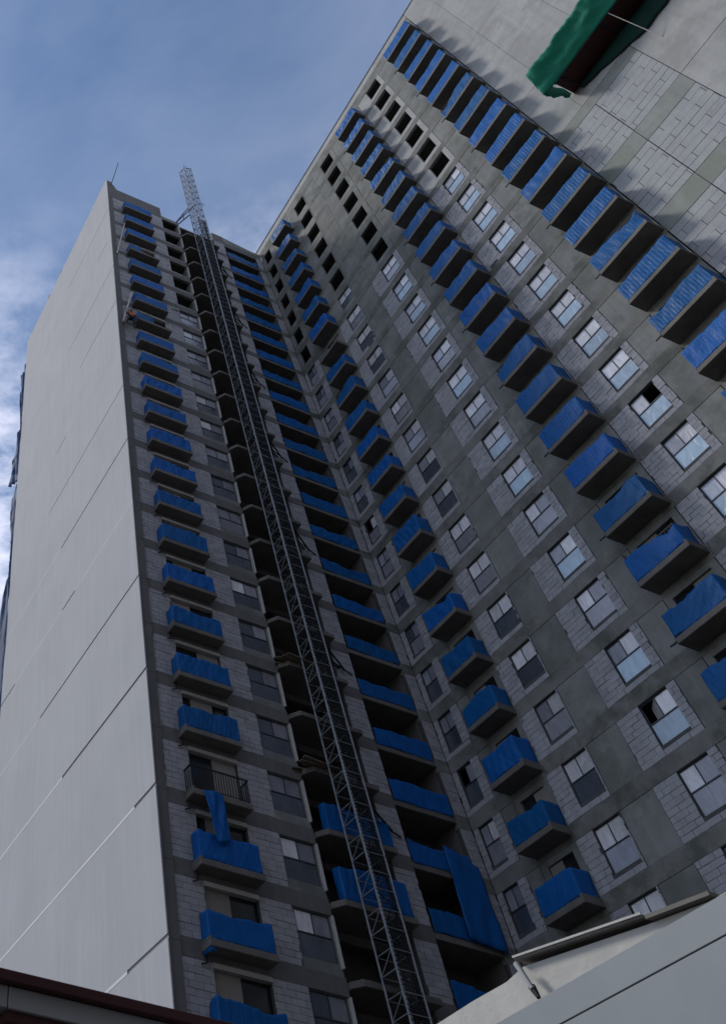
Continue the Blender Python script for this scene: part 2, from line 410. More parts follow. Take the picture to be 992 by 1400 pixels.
# --- the plain wall right of the last balconies ------------------------------
G0, G1, G2 = -22.52, -25.0, -28.06
part('backing_wall', MB().box(1.05, 1.25, -37.95, G0, 0, 88.7), 'mortar')
zt = 51.87
levels = []
zz = zt
while zz > 8: levels.append(zz); zz -= 5.93
for i, t in enumerate(levels):
    for a, b in ((G1 + .012, G0), (G2 + .012, G1 - .012)):
        bev(part('floor_beam', MB().box(1.0, 1.2, a, b, t - 1.45, t - .015), 'gbeam'), .012)
        lo = t - 5.93 if i < len(levels) - 1 else 0.2
        blocks('G', a, b, lo + .01, t - 1.465, None, .57, 1.55)
    bev(part('concrete_panel', MB().box(.996, 1.2, -37.9, G2 - .012, t - 5.93 + .015, t - .015), 'smooth'), .012)
for a, b in ((G1 + .012, G0), (G2 + .012, G1 - .012)): blocks('G', a, b, zt + .01, 56.35, None, .57, 1.55)
bev(part('concrete_panel', MB().box(.994, 1.2, -37.9, G2 - .012, zt + .015, 57.3), 'smooth'), .012)
bev(part('floor_beam', MB().box(1.0, 1.2, G2 + .012, G0, 56.37, 57.3), 'gbeam'), .012)
zs = [57.315, 63.2, 68.85, 74.4, 80.3, 87.9]
ys = [G0, -24.55, G2 + .1, -33.0, -37.9]
for i in range(len(zs) - 1):
    for j in range(len(ys) - 1):
        bev(part('smooth_panel', MB().box(1.0 + u(-.006, .006), 1.2, ys[j+1] + .006, ys[j] - .006, zs[i] + .006, zs[i+1] - .006), 'smooth'), .008)
part('parapet', MB().box(1.002, 1.24, -37.95, G0, 87.9, 88.8), 'smooth')

# --- left wing (plane y = .65) -------------------------------------------------
XP0, XP1 = -15.45, -14.88
AX = (-14.02, -11.25); WX = (-9.72, -7.97); BX = (-7.95, -4.27); SX = (-4.25, -3.12); CX = (-3.10, .30)
pier = MB()
for k in range(0, NK + 1):
    z = Z(k); pier.box(XP0 + .065, XP1, LY - .08, LY + .25, z - 2.98, z)
    pier.box(XP0 + .066, XP1 - .001, LY - .06, LY + .25, z, z + .02)
pier.box(XP0 + .065, XP1, LY - .08, LY + .25, 87.03, 90.15)
part('corner_pier', pier, 'pier')
for k in range(0, NK + 1):
    z = Z(k)
    t = z + .25
    bev(part('floor_beam', MB().box(XP1 + .002, AX[1] + 1.5, LY, LY + .27, z - .45, 88.9 if k == 0 else t), 'pier'), .012)
    if k: bev(part('floor_beam', MB().box(AX[1] + 1.502, BX[0], LY + .03, LY + .27, z - .45, t), 'pier'), .012)
    bev(part('floor_beam', MB().box(SX[0], SX[1], LY, LY + .27, z - .45, 88.3 if k == 0 else t), 'pier'), .012)
    bev(part('floor_beam', MB().box(CX[1], .995, LY + .002, LY + .27, z - .45, 87.7 if k == 0 else t), 'concrete'), .012)
    if k == 0: continue
    a, b = z + .25, z + 2.55
    # block piers either side of the balcony column, the strip beside the hoist and the corner
    ax0, ax1 = XP1 + .01, AX[1] + 1.5
    hole = (-13.6, -11.25, a, z + 2.36)
    for p0, p1 in ((ax0, -13.6), (-11.25, ax1), (SX[0], SX[1]), (CX[1] + .02, .99)):
        wall_piece('L', p0, p1, a, b, .04, .2, 'block_wall', 'mortar')
        blocks('L', p0, p1, a, b)
    # window bay
    w0, w1 = WX
    wh = (w0 + .05, w1 - .12, z + .72, z + 2.53)
    wall_piece('L', ax1 + .01, BX[0], a, b, .10, .24, 'bay_wall', 'panel', wh)
    if k > 6:
        ms = random.choice((['greypane', 'greypane', 'darkpane'], ['film', 'greypane', 'darkpane'], ['greypane', 'greypane', 'greypane'], ['darkpane', 'greypane', 'darkpane']))
        window('L', wh[0], wh[1], wh[2], wh[3], ms, depth=.13)
    part('window_jamb', MB().box(BX[0] - .07, BX[0] - .001, LY - .04, LY + .28, a + .3, b - .01), 'lintel')
    # balcony door and its lintel
    part('lintel', MB().box(-13.6, -11.25, LY - .03, LY + .22, z + 2.37, z + 2.549), 'lintel')
    dr = part('door', MB().box(-13.6, -11.25, LY + .23, LY + .26, a, z + 2.36), 'doorglass')
    st = random.choice((0, 1, 2))
    x0, x1 = ((-13.58, -12.45), (-12.4, -11.27), (-13.1, -12.0))[st]
    link('door_panel', MB().box(x0, x1, LY + .17, LY + .22, a + .01, z + 2.35), 'doorpanel', dr)
# recess behind the hoist
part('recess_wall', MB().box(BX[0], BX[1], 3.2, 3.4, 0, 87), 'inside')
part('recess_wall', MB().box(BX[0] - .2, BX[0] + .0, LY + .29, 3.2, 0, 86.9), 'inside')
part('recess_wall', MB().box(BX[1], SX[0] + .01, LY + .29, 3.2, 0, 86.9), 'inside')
for k in range(1, 26):
    z = Z(k)
    o = part('balcony_slab', MB().prism([(BX[0] + .3, .10), (BX[1] + .01, .10), (BX[1] + .01, 3.19), (BX[0] + .001, 3.19), (BX[0] + .001, .55)], 2, z - .20, z + .06), 'slab'); bev(o, .02)
    part('recess_beam', MB().box(BX[0] + .002, BX[1] - .002, 2.0, 2.2, z - .55, z - .201), 'pier')
# loggias beside the inner corner
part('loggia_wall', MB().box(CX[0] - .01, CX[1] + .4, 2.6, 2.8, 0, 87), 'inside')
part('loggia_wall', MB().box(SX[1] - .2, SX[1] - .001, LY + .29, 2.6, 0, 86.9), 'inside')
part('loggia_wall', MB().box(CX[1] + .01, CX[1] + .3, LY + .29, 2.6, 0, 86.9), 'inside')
for k in range(1, 26):
    z = Z(k)
    bev(part('balcony_slab', MB().box(CX[0], CX[1] - .005, LY + .04, 2.59, z - .2, z + .08), 'slab'), .02)
for k in range(1, 26):                       # the projecting balconies of the left column
    z = Z(k)
    o = part('balcony_slab', MB().box(AX[0], AX[1], 0, LY - .001, z - .20, z + .07), 'slab'); bev(o, .02)
    link('kerb', MB().box(AX[0] + .01, AX[0] + .12, .02, LY - .01, z + .071, z + .16), 'slab', o)
# roofline of the left wing
part('roof_beam', MB().box(CX[0], CX[1] - .003, LY + .02, 2.59, 86.2, 87.2), 'pier')
part('parapet', MB().prism([(SX[1] + .001, 87.201), (.98, 87.201), (.98, 87.66), (-.5, 87.82), (-2.5, 88.15), (SX[1] + .001, 88.3)], 1, LY + .02, LY + .25), 'panel')
part('roof_beam', MB().box(BX[0] + .002, BX[1] - .002, 1.4, 1.7, 86.0, 87.4), 'pier')
part('parapet', MB().box(AX[1] + 1.504, BX[0], LY + .03, LY + .26, 86.55, 87.2), 'panel')
part('parapet', MB().prism([(-14.87, 88.901), (-9.76, 88.901), (-9.76, 88.97), (-14.3, 89.0), (-14.6, 89.8), (-14.87, 90.1)], 1, LY + .01, LY + .24), 'panel')
part('upper_wall', MB().box(-9.98, -9.76, LY + .28, 8, 87, 88.9), 'panel')
part('roof_plate', MB().box(-15.1, 1.2, LY + .28, 19.7, 86.95, 87.1), 'smooth')

# --- white end wall in panels with grooves -------------------------------------
seams = [12.0, 18.0, 24.05, 30.0, 35.95, 41.8, 47.65, 53.6, 59.5, 65.4, 71.3, 77.2, 83.1]
darkseg = {12.0: [(.45, 20)], 18.0: [(.45, 3.6), (9.5, 10.4)], 24.05: [(.45, 2.3)], 30.0: [(.45, 9.7)], 35.95: [(.45, 13.0)], 41.8: [(8.1, 9.9), (17.5, 20)], 47.65: [(.45, 10.2)],
           53.6: [(.45, 12.5)], 59.5: [(9.6, 11.4)], 65.4: [(.45, 7)], 71.3: [(.45, 9)], 77.2: [(1.2, 3.0)], 83.1: [(.45, 9)]}
part('end_wall', MB().box(-15.40, -15.15, LY + .26, 20.0, 0, 90.0).box(-15.40, -15.388, .47, LY + .26, 0, 90), 'groove')
prev = 0
for s in seams + [90.2]:
    gap = .14 if s < 33 else (.10 if s < 50 else .065)
    if s > 90: gap = 0
    o = part('wall_panel', MB().box(-15.45, -15.389, .45, 20.02, prev, s - gap / 2), 'white'); bev(o, .012)
    if s < 90:
        y = .45
        cuts = []
        for a, b in darkseg[s]:
            if a > y + .02: cuts.append((y, a))
            y = b
        if y < 20: cuts.append((y, 20.0))
        for a, b in cuts: part('groove_filler', MB().box(-15.455, -15.395, a + .004, b - .004, s - gap / 2 + .004, s + gap / 2 - .004), 'filler')
    prev = s + gap / 2
for y, h in ((11.1, .42), (14.2, .5)): part('parapet_stub', MB().box(-15.44, -15.2, y, y + .35, 90.2, 90.2 + h), 'pier')

# --- blocks: the 300 that show largest are objects, the rest one mesh -----------
def blk_box(b):
    pl, a, c, z0, z1, d, f = b
    if pl in 'RG': x = 1.004 + d; return x, 1.2 if pl == 'R' else 1.06, a, c, z0, z1
    return a, c, LY + .004 + d, LY + .1, z0, z1
def blk_size(b):
    x0, x1, y0, y1, z0, z1 = blk_box(b)
    pts = [project(p) for p in (((x0, y0, z0), (x0, y1, z0), (x0, y0, z1)) if b[0] in 'RG' else ((x0, y0, z0), (x1, y0, z0), (x0, y0, z1)))]
    if None in pts: return 0
    (ax, ay), (bx, by), (cx, cy) = pts
    if not (0 < ax < 992 and 0 < ay < 1240): return 0
    if b[0] == 'G' and ay > 700: return 0
    return abs((bx - ax) * (cy - ay) - (by - ay) * (cx - ax))
BLK.sort(key=blk_size, reverse=True)
BM = {}
for b in BLK[:300]:
    x0, x1, y0, y1, z0, z1 = blk_box(b)
    key = (round(x1 - x0, 3) if b[0] == 'L' else 0, round(y1 - y0, 2) if b[0] != 'L' else 0, round(z1 - z0, 3), b[0])
    sx, sy, sz = x1 - x0, y1 - y0, z1 - z0
    if key not in BM: BM[key] = MB().box(0, sx, 0, sy, 0, sz).mesh('block')
    o = link('block', BM[key], 'gblock' if b[0] == 'G' else 'block', TOWER, (x0, y0, z0))
rest = MB()
for b in BLK[300:]:
    rest.box(*blk_box(b))
o = part('block', rest, 'block', fix=False); tag(o, kind='stuff')

# ------------------------------------------------------------------ tarpaulins
def noise1(seed):
    r = random.Random(seed); ph = [r.uniform(0, 6.28) for _ in range(8)]; fr = [r.uniform(.7, 1.4) for _ in range(8)]
    return lambda x, y: (math.sin(1.7 * fr[0] * x + 2.3 * y + ph[0]) + .7 * math.sin(4.1 * fr[1] * x - 1.1 * y + ph[1]) + .45 * math.sin(8.3 * fr[2] * x + 3.7 * y + ph[2]) + .3 * math.sin(15 * fr[3] * x - 6 * y + ph[3])) / 2.45
def tarp(plane, a, b, k, proj, label, h=1.22, seed=0, cut=None, sides=(1, 1), mat='blue', ribs=None, calm=1.0, drop=None, base=.0, flap=0, group=None):
    """Sheet wrapped round the railing of a balcony: plan path wall-front-wall swept over its height."""
    r = random.Random(seed * 17 + 5); z = Z(k)
    inset = .05
    path = []
    nf = max(16, int((b - a) / .032))
    front = [(a + inset + (b - a - 2 * inset) * i / nf, proj - inset) for i in range(nf + 1)]
    if cut: front = [p for p in front if cut[0] <= (p[0] - a) / (b - a) <= cut[1]]
    if sides[0] and not (cut and cut[0] > 0): path += [(a + inset, .03 + (proj - inset - .06) * i / 6) for i in range(6)]
    path += front
    if sides[1] and not (cut and cut[1] < 1): path += [(b - inset, (proj - inset - .06) * (1 - i / 6) + .03) for i in range(1, 7)]
    nz = noise1(seed); amp = r.uniform(.018, .045) * calm; ribamp = r.choice((0, 0, .008, .014)) if ribs is None else ribs
    ribp = r.uniform(.13, .17); diag = r.uniform(-1.2, 1.2)
    rows = []; nh = 11
    cx = sum(p[0] for p in path) / len(path)
    cum = [0]
    for i in range(1, len(path)): cum.append(cum[-1] + math.hypot(path[i][0] - path[i-1][0], path[i][1] - path[i-1][1]))
    sag = r.uniform(.0, .16); sagx = r.uniform(.2, .8)
    for j in range(nh + 1):
        v = j / nh; row = []
        for i, (pu, pn) in enumerate(path):
            s = cum[i]; t = s / cum[-1]
            top = h + .07 * nz(s * .8, 3) + .025 * nz(s * 3.1, 5) - sag * math.exp(-((t - sagx) / .2) ** 2)
            if drop: top -= drop[1] * max(0, 1 - abs(t - drop[0]) / .34) ** 1.5
            bot = base + .04 * nz(s * 1.3, 9) - (flap * (1 if t < .2 else 0))
            zz = bot + (top - bot) * v
            d = amp * nz(s * 1.5 + diag * v, v * 1.6) * (1.2 - .3 * v)
            if ribamp: d += ribamp * (math.sin(2 * math.pi * s / ribp) * .5 - .5) * (.4 + .6 * math.sin(math.pi * min(1, v * 1.1)))
            d += .05 * math.sin(math.pi * v) * (nz(s * .6, 1) * .8) + .02 * calm * nz(s * 3.3 + 2.2 * diag * v, 4 * v) * v
            on_side = pn < proj - inset - 1e-4
            if on_side: uu, nn = pu + (d if pu > cx else -d), pn
            else: uu, nn = pu, pn + d
            # rounded corners
            if plane == 'R': row.append((1 - nn, uu, z + .08 + zz))
            else: row.append((uu, LY - nn, z + .08 + zz))
        rows.append(row)
    o = link('tarpaulin', MB().grid(rows), mat, None, smooth=True, fix=False)
    # a thickness, so that the sheet has two faces
    sm = o.modifiers.new('sheet', 'SOLIDIFY'); sm.thickness = .006
    return tag(o, label, 'tarpaulin', group)

DROP = {('E', 5): (.25, .5), ('E', 14): (.75, .55), ('E', 19): (.3, .45), ('F', 6): (.72, .4), ('F', 14): (.3, .45), ('D', 10): (.7, .5), ('D', 17): (.35, .5)}
for (n, k) in DROP:
    c, d = BAL[n]; z = Z(k) + .08
    rr = part('railing', MB().box(.07, .11, c + .08, d - .08, z + 1.06, z + 1.11).box(.075, .105, c + .08, d - .08, z + .08, z + .11)
              .box(.11, .98, c + .08, c + .12, z + 1.06, z + 1.11).box(.11, .98, d - .12, d - .08, z + 1.06, z + 1.11), 'rail')
    bme = MB().box(0, .025, 0, .025, 0, .95).mesh('baluster')
    y = c + .1
    while y < d - .1: link('baluster', bme, 'rail', rr, (.078, y, z + .11)); y += .14
GA = 'blue tarpaulins round the balconies beside the white end wall'
for k in range(1, 25):
    if k == 21: continue
    kw = dict(h=u(1.05, 1.2), seed=100 + k)
    lab = f'blue tarpaulin on the {ORD[k]} balcony from the top beside the white end wall'
    if k == 4: kw['cut'] = (0, .42); kw['h'] = .9; lab = 'short blue tarpaulin covering only the left part of the fourth balcony beside the white wall'
    if k == 8: kw['cut'] = (0, .5); kw['h'] = .9; lab = 'half drawn blue tarpaulin on the balcony just below the worker in orange'
    if k == 22: lab = 'blue tarpaulin right below the bare black railing, with a sheet hanging over it'; kw['h'] = 1.2
    if k == 23: kw['flap'] = .42; lab = 'blue tarpaulin with one lower corner hanging down, near the bottom of the left column'
    tarp('L', *AX, k, LY, lab, group=GA, **kw)
GC = 'blue tarpaulins across the loggias in the inner corner'
for k in range(1, 24):
    tarp('L', CX[0] + .03, CX[1] - .03, k, -.02 + .05, f'wide blue tarpaulin across the {ORD[k]} loggia from the top in the inner corner', h=u(.95, 1.15), seed=200 + k, sides=(0, 0), group=GC)
for k, t in ((21, 'upper'), (22, 'lower')):
    tarp('L', BX[0] + .4, BX[1], k, .5, f'{t} of two blue tarpaulins behind the foot of the hoist mast', h=1.3 if k == 21 else 1.5, seed=300 + k, sides=(1, 0), group='blue tarpaulins behind the hoist mast')
GD = 'blue tarpaulins round the balcony column nearest the inner corner'
for k in range(1, 25):
    if k == 8: continue
    tarp('R', *BAL['D'], k, 1.0, ('slipped ' if ('D', k) in DROP else '') + f'blue tarpaulin round the {ORD[k]} balcony from the top, right wing column nearest the corner', h=u(1.05, 1.3), seed=400 + k, ribs=0 if k > 8 else None, drop=DROP.get(('D', k)), group=GD)
GE = 'blue tarpaulins round the middle balcony column of the right wing'
for k in range(1, 23):
    tarp('R', *BAL['E'], k, 1.0, ('slipped ' if ('E', k) in DROP else '') + f'blue tarpaulin round the {ORD[k]} balcony from the top, middle column of the right wing', h=u(1.15, 1.32), seed=500 + k, drop=DROP.get(('E', k)), group=GE)
GF = 'blue tarpaulins round the far right balcony column'
for k in range(1, 21):
    tarp('R', *BAL['F'], k, 1.0, ('slipped ' if ('F', k) in DROP else '') + f'blue tarpaulin round the {ORD[k]} balcony from the top, far right column', h=u(1.2, 1.32), seed=600 + k, calm=.4, ribs=.010 if k in (9, 10, 12, 13, 15, 16) else 0.003, drop=DROP.get(('F', k)), group=GF)

# sheet hanging from the bare balcony, and the big one in the corner
def hanging(name, pts, label, cat, m, nu=14, nv=16, amp=.06, seed=1, group=None, sag=(0, 0, 0)):
    """Curtain between four corner points (top-left, top-right, bottom-right, bottom-left)."""
    nz = noise1(seed); P = [Vector(p) for p in pts]
    nrm = (P[1] - P[0]).cross(P[3] - P[0]).normalized()
    rows = []
    for j in range(nv + 1):
        v = j / nv; row = []
        for i in range(nu + 1):
            t = i / nu
            p = (P[0] * (1 - t) + P[1] * t) * (1 - v) + (P[3] * (1 - t) + P[2] * t) * v
            p = p + nrm * amp * (nz(t * 4.5 + 1.6 * v, v * 2.2) + .5 * math.sin(t * (9 + 6 * v) + 5 * v + 2 * nz(v * 3, t)) + .35 * nz(t * 12, v * 5)) + Vector(sag) * math.sin(math.pi * v) * (1 - t)
            row.append(p)
        rows.append(row)
    o = link(name, MB().grid(rows), m, None, smooth=True, fix=False)
    s = o.modifiers.new('sheet', 'SOLIDIFY'); s.thickness = .008
    return tag(o, label, cat, group)
hanging('hanging_sheet', [(-13.55, -.10, 24.02), (-12.70, -.10, 24.05), (-12.65, -.12, 22.0), (-13.25, -.12, 21.75)], 'narrow blue sheet hanging down from the bare railed balcony', 'tarpaulin', 'blue', amp=.05, seed=3)
hanging('hanging_sheet', [(-1.15, .52, 25.3), (.40, .52, 24.6), (.42, .5, 20.85), (-1.45, .5, 21.1)], 'large blue sheet hanging over the lowest loggias in the inner corner', 'tarpaulin', 'blue', amp=.04, seed=4)

# ------------------------------------------------------------------ bare railing of the left column
zr = Z(21) + .08
rl = part('railing', MB().box(-14.0, -11.28, .02, .07, zr + 1.05, zr + 1.11).box(-14.0, -11.28, .03, .06, zr + .06, zr + .09)
          .box(-14.0, -13.95, .075, .6, zr + 1.05, zr + 1.11).box(-11.33, -11.28, .075, .6, zr + 1.05, zr + 1.11), 'rail')
bm_ = MB().box(0, .028, 0, .028, 0, .96).mesh('baluster')
x = -13.98
while x < -11.3: link('baluster', bm_, 'rail', rl, (x, .03, zr + .09)); x += .125
y = .16
while y < .6:
    link('baluster', bm_, 'rail', rl, (-13.99, y, zr + .09)); link('baluster', bm_, 'rail', rl, (-11.32, y, zr + .09)); y += .125
for k in (4, 8):
    zr = Z(k) + .08
    part('railing', MB().box(-12.7, -11.28, .02, .07, zr + .95, zr + 1.0).box(-11.33, -11.28, .02, .07, zr, zr + .95), 'lintel')

# ------------------------------------------------------------------ hoist mast
MX0, MX1, MY0, MY1 = -7.10, -6.21, -1.10, -.22
mast = empty('hoist_mast', ((MX0 + MX1) / 2, (MY0 + MY1) / 2, 0))
tag(mast, 'tall steel lattice hoist mast standing in front of the left wing', 'hoist mast')
H = 1.5; W = MX1 - MX0; D = MY1 - MY0
ml = MB(); lt = MB()
cs = [(-W/2, -D/2), (W/2, -D/2), (W/2, D/2), (-W/2, D/2)]
for c in cs: ml.bar((*c, 0), (*c, H - .012), .042, 6)
for i in range(4):
    a, b = cs[i], cs[(i + 1) % 4]
    for zz in (.06, .78): ml.bar((*a, zz), (*b, zz), .026 if i == 3 else .018, 4)
    (lt if i != 3 else ml).bar((*a, .08), (*b, .76), .018, 4); lt.bar((*b, .80), (*a, 1.44), .018, 4)
mlm = ml.mesh('mast_section'); ltm = lt.mesh('lattice')
grid = MB()                                     # mesh infill of the front side
for i in range(1, 5): grid.box(-W/2 + i * W/5 - .011, -W/2 + i * W/5 + .011, -D/2 + .03, -D/2 + .05, .02, H - .02)
for i in range(9): grid.box(-W/2 + .03, W/2 - .03, -D/2 + .052, -D/2 + .07, .05 + i * .165, .08 + i * .165)
grid.box(W/2 - .22, W/2 - .04, -D/2 + .075, -D/2 + .1, 0, H)
gm = grid.mesh('guard_mesh')
nsec = 66
for i in range(nsec):
    o = link('mast_section', mlm, 'steel', mast, (0, 0, i * H))
    link('lattice', ltm, 'darksteel', o)
    if i < 57: link('guard_mesh', gm, 'darksteel', o)
tp = MB()
for c in cs: tp.bar((*c, 0), (c[0] * .15, c[1] * .15, .55), .035, 5)
link('mast_top', tp, 'maroon', mast, (0, 0, nsec * H))
link('mast_foot', MB().box(-1.1, 1.1, -1.0, 1.0, 0, .25), 'concrete', mast, (0, 0, .001))
for zz in (25.2, 34.2, 43.2, 52.2, 61.2, 70.2, 79.2):
    t = MB().bar((MX1 - .02, MY0 + .2, zz), (SX[0] + .5, LY - .02, zz + .1), .05).bar((MX0 + .1, MY1, zz), (SX[0] + .2, LY - .02, zz + .1), .05).bar((MX1, MY1, zz - .02), (SX[0] + .9, LY - .02, zz - .1), .04)
    o = link('wall_tie', t, 'darksteel', mast); o.matrix_parent_inverse = Matrix.Translation(-Vector(mast.location))
t = MB().bar((MX0, MY1, 88.0), (-8.0, .8, 86.9), .06).bar((MX0, MY1, 89.6), (-8.1, .8, 87.4), .05).bar((MX0, MY0, 88.2), (-8.3, .9, 86.9), .05).bar((-7.55, .2, 87.4), (-7.55, .2, 88.8), .04).bar((MX1, MY0, 89), (-5.6, -.9, 90.3), .03).bar((MX1, MY0, 89.6), (-5.7, -.9, 90.6), .03)
o = link('top_tie', t, 'darksteel', mast); o.matrix_parent_inverse = Matrix.Translation(-Vector(mast.location))
cb = MB().bar((MX1 + .14, MY0 + .1, .3), (MX1 + .14, MY0 + .1, 86), .03, 5)
o = link('power_cable', cb, 'black', mast); o.matrix_parent_inverse = Matrix.Translation(-Vector(mast.location))

# timber landings lying on two slabs of the recess
for k, t in ((18, 'upper'), (20, 'lower')):
    z = Z(k) + .07
    e = empty('plank_landing', (-7.2, .2, z)); tag(e, f'{t} of two rough timber landings beside the hoist mast', 'platform', 'timber landings beside the hoist mast')
    for i in range(6):
        L_ = u(1.5, 2.3); an = u(-.16, .16)
        o = link('plank', MB().box(-L_/2, L_/2, -.1, .1, 0, .05), 'wood', e, (u(-.3, .3), -.35 + i * .22, .005 + .012 * (i % 3))); o.rotation_euler = (0, u(-.05, .05), an)
    for i in range(3): link('prop', MB().bar((-.8 + i * .7, -.3, .06), (-.2 + i * .7, .3, .6), .035), 'wood', e)

# ------------------------------------------------------------------ poles, worker, roof aerial
def pole(name, a, b, r, m, label, cat='pole', group=None):
    A = Vector(a); o = link(name, MB().bar((0, 0, 0), Vector(b) - A, r, 7, r * .8), m, None, a); return tag(o, label, cat, group)
pole('leaning_pole', (-15.02, .45, 73.9), (-14.1, .25, 80.4), .06, 'pole', 'upper pale pole leaning on the balconies beside the white end wall', group='pale poles leaning on the left column')
pole('leaning_pole', (-15.05, .42, 62.3), (-14.15, .22, 67.3), .075, 'pole', 'lower pale pole leaning beside the worker in orange', group='pale poles leaning on the left column')
pole('roof_aerial', (-14.95, .62, 89.3), (-14.62, -.63, 92.6), .04, 'darksteel', 'thin dark aerial mast on the roof corner above the white wall', 'aerial')

def skin_body(name, joints, edges, radii, m, parent):
    me = bpy.data.meshes.new(name); me.from_pydata(joints, edges, [])
    o = bpy.data.objects.new(name, me); COL.objects.link(o); o.parent = parent
    sk = o.modifiers.new('skin', 'SKIN'); sk.use_smooth_shade = True
    for i, r in enumerate(radii): me.skin_vertices[0].data[i].radius = (r, r)
    me.skin_vertices[0].data[0].use_root = True
    sb = o.modifiers.new('sub', 'SUBSURF'); sb.levels = 1; sb.render_levels = 1
    me.materials.append(MT[m]); return o
wk = empty('person', (-14.62, -.02, 61.35)); wk.scale = (1.2, 1.2, 1.2)
tag(wk, 'worker in orange top and dark trousers hanging beside the eighth balcony, legs apart', 'person')
J = [(0, 0, .98), (0, 0, 1.2), (0, .01, 1.42), (0, .01, 1.52), (0, -.01, 1.62), (0, -.01, 1.74),
     (-.2, .01, 1.42), (-.34, -.05, 1.22), (-.36, -.16, 1.45), (.2, .01, 1.42), (.38, .0, 1.5), (.52, -.02, 1.25),
     (-.1, 0, .92), (-.24, -.06, .5), (-.40, .02, .08), (-.42, -.13, .03), (.1, 0, .92), (.17, -.03, .48), (.22, .05, .04), (.22, -.12, .0)]
E_ = [(0, 1), (1, 2), (2, 3), (3, 4), (4, 5), (2, 6), (6, 7), (7, 8), (2, 9), (9, 10), (10, 11), (0, 12), (12, 13), (13, 14), (14, 15), (0, 16), (16, 17), (17, 18), (18, 19)]
Rr = [.14, .13, .15, .06, .095, .08, .075, .05, .04, .075, .05, .04, .10, .07, .05, .04, .10, .07, .05, .04]
skin_body('body', J, E_, Rr, 'skin', wk)
skin_body('trousers', [J[0], J[12], J[13], J[14], J[16], J[17], J[18]], [(0, 1), (1, 2), (2, 3), (0, 4), (4, 5), (5, 6)], [.16, .115, .085, .065, .115, .085, .065], 'cloth', wk)
skin_body('shirt', [J[1], (0, .01, 1.38), J[6], J[7], J[9], J[10], (0, 0, 1.04)], [(0, 1), (1, 2), (2, 3), (1, 4), (4, 5), (0, 6)], [.155, .165, .09, .062, .09, .062, .15], 'orange', wk)
hm = MB()
rows = [[(.125 * math.cos(t) * math.cos(p), -.01 + .135 * math.sin(t) * math.cos(p), 1.70 + .13 * math.sin(p)) for t in [2 * math.pi * i / 12 for i in range(13)]] for p in [0, .35, .7, 1.05, 1.4, 1.56]]
hm.grid(rows); link('helmet', hm, 'helmet', wk, smooth=True)
for sx, bx in ((-1, J[8]), (1, J[11])):
    for f in range(4): link('finger', MB().bar((bx[0] + (f - 1.5) * .02, bx[1] - .02, bx[2]), (bx[0] + (f - 1.5) * .024, bx[1] - .06, bx[2] + .07 - .008 * abs(f - 1.5)), .01, 5, .007), 'skin', wk)

# ------------------------------------------------------------------ nets at the far edge of the white wall
GN = 'dark blue nets hanging behind the far edge of the white wall'
hanging('safety_net', [(-15.42, 20.03, 85.8), (-15.52, 21.0, 84.3), (-15.5, 20.35, 76), (-15.42, 20.03, 74)], 'topmost dark blue net behind the far edge of the white wall', 'net', 'navy', amp=.12, seed=21, group=GN, sag=(0, 0, 0))
hanging('safety_net', [(-15.42, 20.03, 75.5), (-15.52, 20.7, 73.5), (-15.55, 21.9, 67.3), (-15.42, 20.03, 66)], 'middle dark blue net with a pointed lower corner behind the white wall', 'net', 'navy', amp=.12, seed=22, group=GN)
hanging('safety_net', [(-15.42, 20.03, 66), (-15.52, 21.1, 64.2), (-15.5, 20.4, 58.5), (-15.42, 20.03, 52)], 'small dark net below the pointed blue net behind the white wall', 'net', 'navy', amp=.1, seed=23, group=GN)
hanging('safety_net', [(-15.42, 20.03, 56.5), (-15.5, 20.2, 56), (-15.55, 22.2, 49.2), (-15.42, 20.03, 38)], 'lowest dark blue net flaring out at the left picture edge behind the white wall', 'net', 'navy', amp=.12, seed=24, group=GN)

# ------------------------------------------------------------------ green-sheeted catch platform
cp = empty('catch_platform', (1.0, -28, 58.8)); tag(cp, 'dark timber catch platform with a green sheet, projecting from the wall at upper right', 'platform')
inv = Matrix.Translation(-Vector(cp.location))
def cpart(n, mb, m, **k):
    o = link(n, mb, m, cp, **k); o.matrix_parent_inverse = inv; return o
y = -24.85
while y > -36:
    cpart('deck_board', MB().box(-.34, .99, y - .2296, y, 58.82 + u(0, .015), 58.87), 'maroon'); y -= .23
cpart('edge_beam', MB().box(-.42, -.345, -36.2, -24.8, 58.72, 58.92), 'maroon')
for y in (-25.3, -28.3, -31.3, -34.3):
    cpart('bracket', MB().bar((-.3, y, 58.7), (1.0, y, 58.7), .05).bar((-1.2, y, 60.4), (-.3, y, 58.75), .04), 'darksteel')
cpart('stay_rod', MB().bar((-.42, -28.9, 58.75), (.98, -29.06, 55.2), .022, 6), 'pole')
nz = noise1(77); rows = []
for j in range(13):
    v = j / 12; row = []
    for i in range(141):
        t = i / 140; y = -24.55 - 11.5 * t
        top = Vector((-1.38 + .1 * nz(t * 9, 0), y + .1, 60.35 + .12 * nz(t * 7, 2)))
        bot = Vector((-.44, y, 58.70 + .05 * nz(t * 11, 5)))
        if t < .06: bot += Vector((-.35 * (1 - t / .06), .42 * (1 - t / .06), -.45 * (1 - t / .06)))
        p = top * (1 - v) + bot * v
        w_ = math.sin(math.pi * (.15 + .85 * v))
        p.x -= w_ * .6 * (.09 * math.sin(7.5 * v + 11 * t + 1.2 * nz(t * 3, v)) + .05 * nz(t * 6 + 2 * v, v * 3) + .035 * math.sin(17 * v - 23 * t + nz(t * 5, 1)))
        row.append(p)
    rows.append(row)
o = cpart('green_sheet', MB().grid(rows), 'green', smooth=True, fix=False); o.modifiers.new('sheet', 'SOLIDIFY').thickness = .008
rows = []
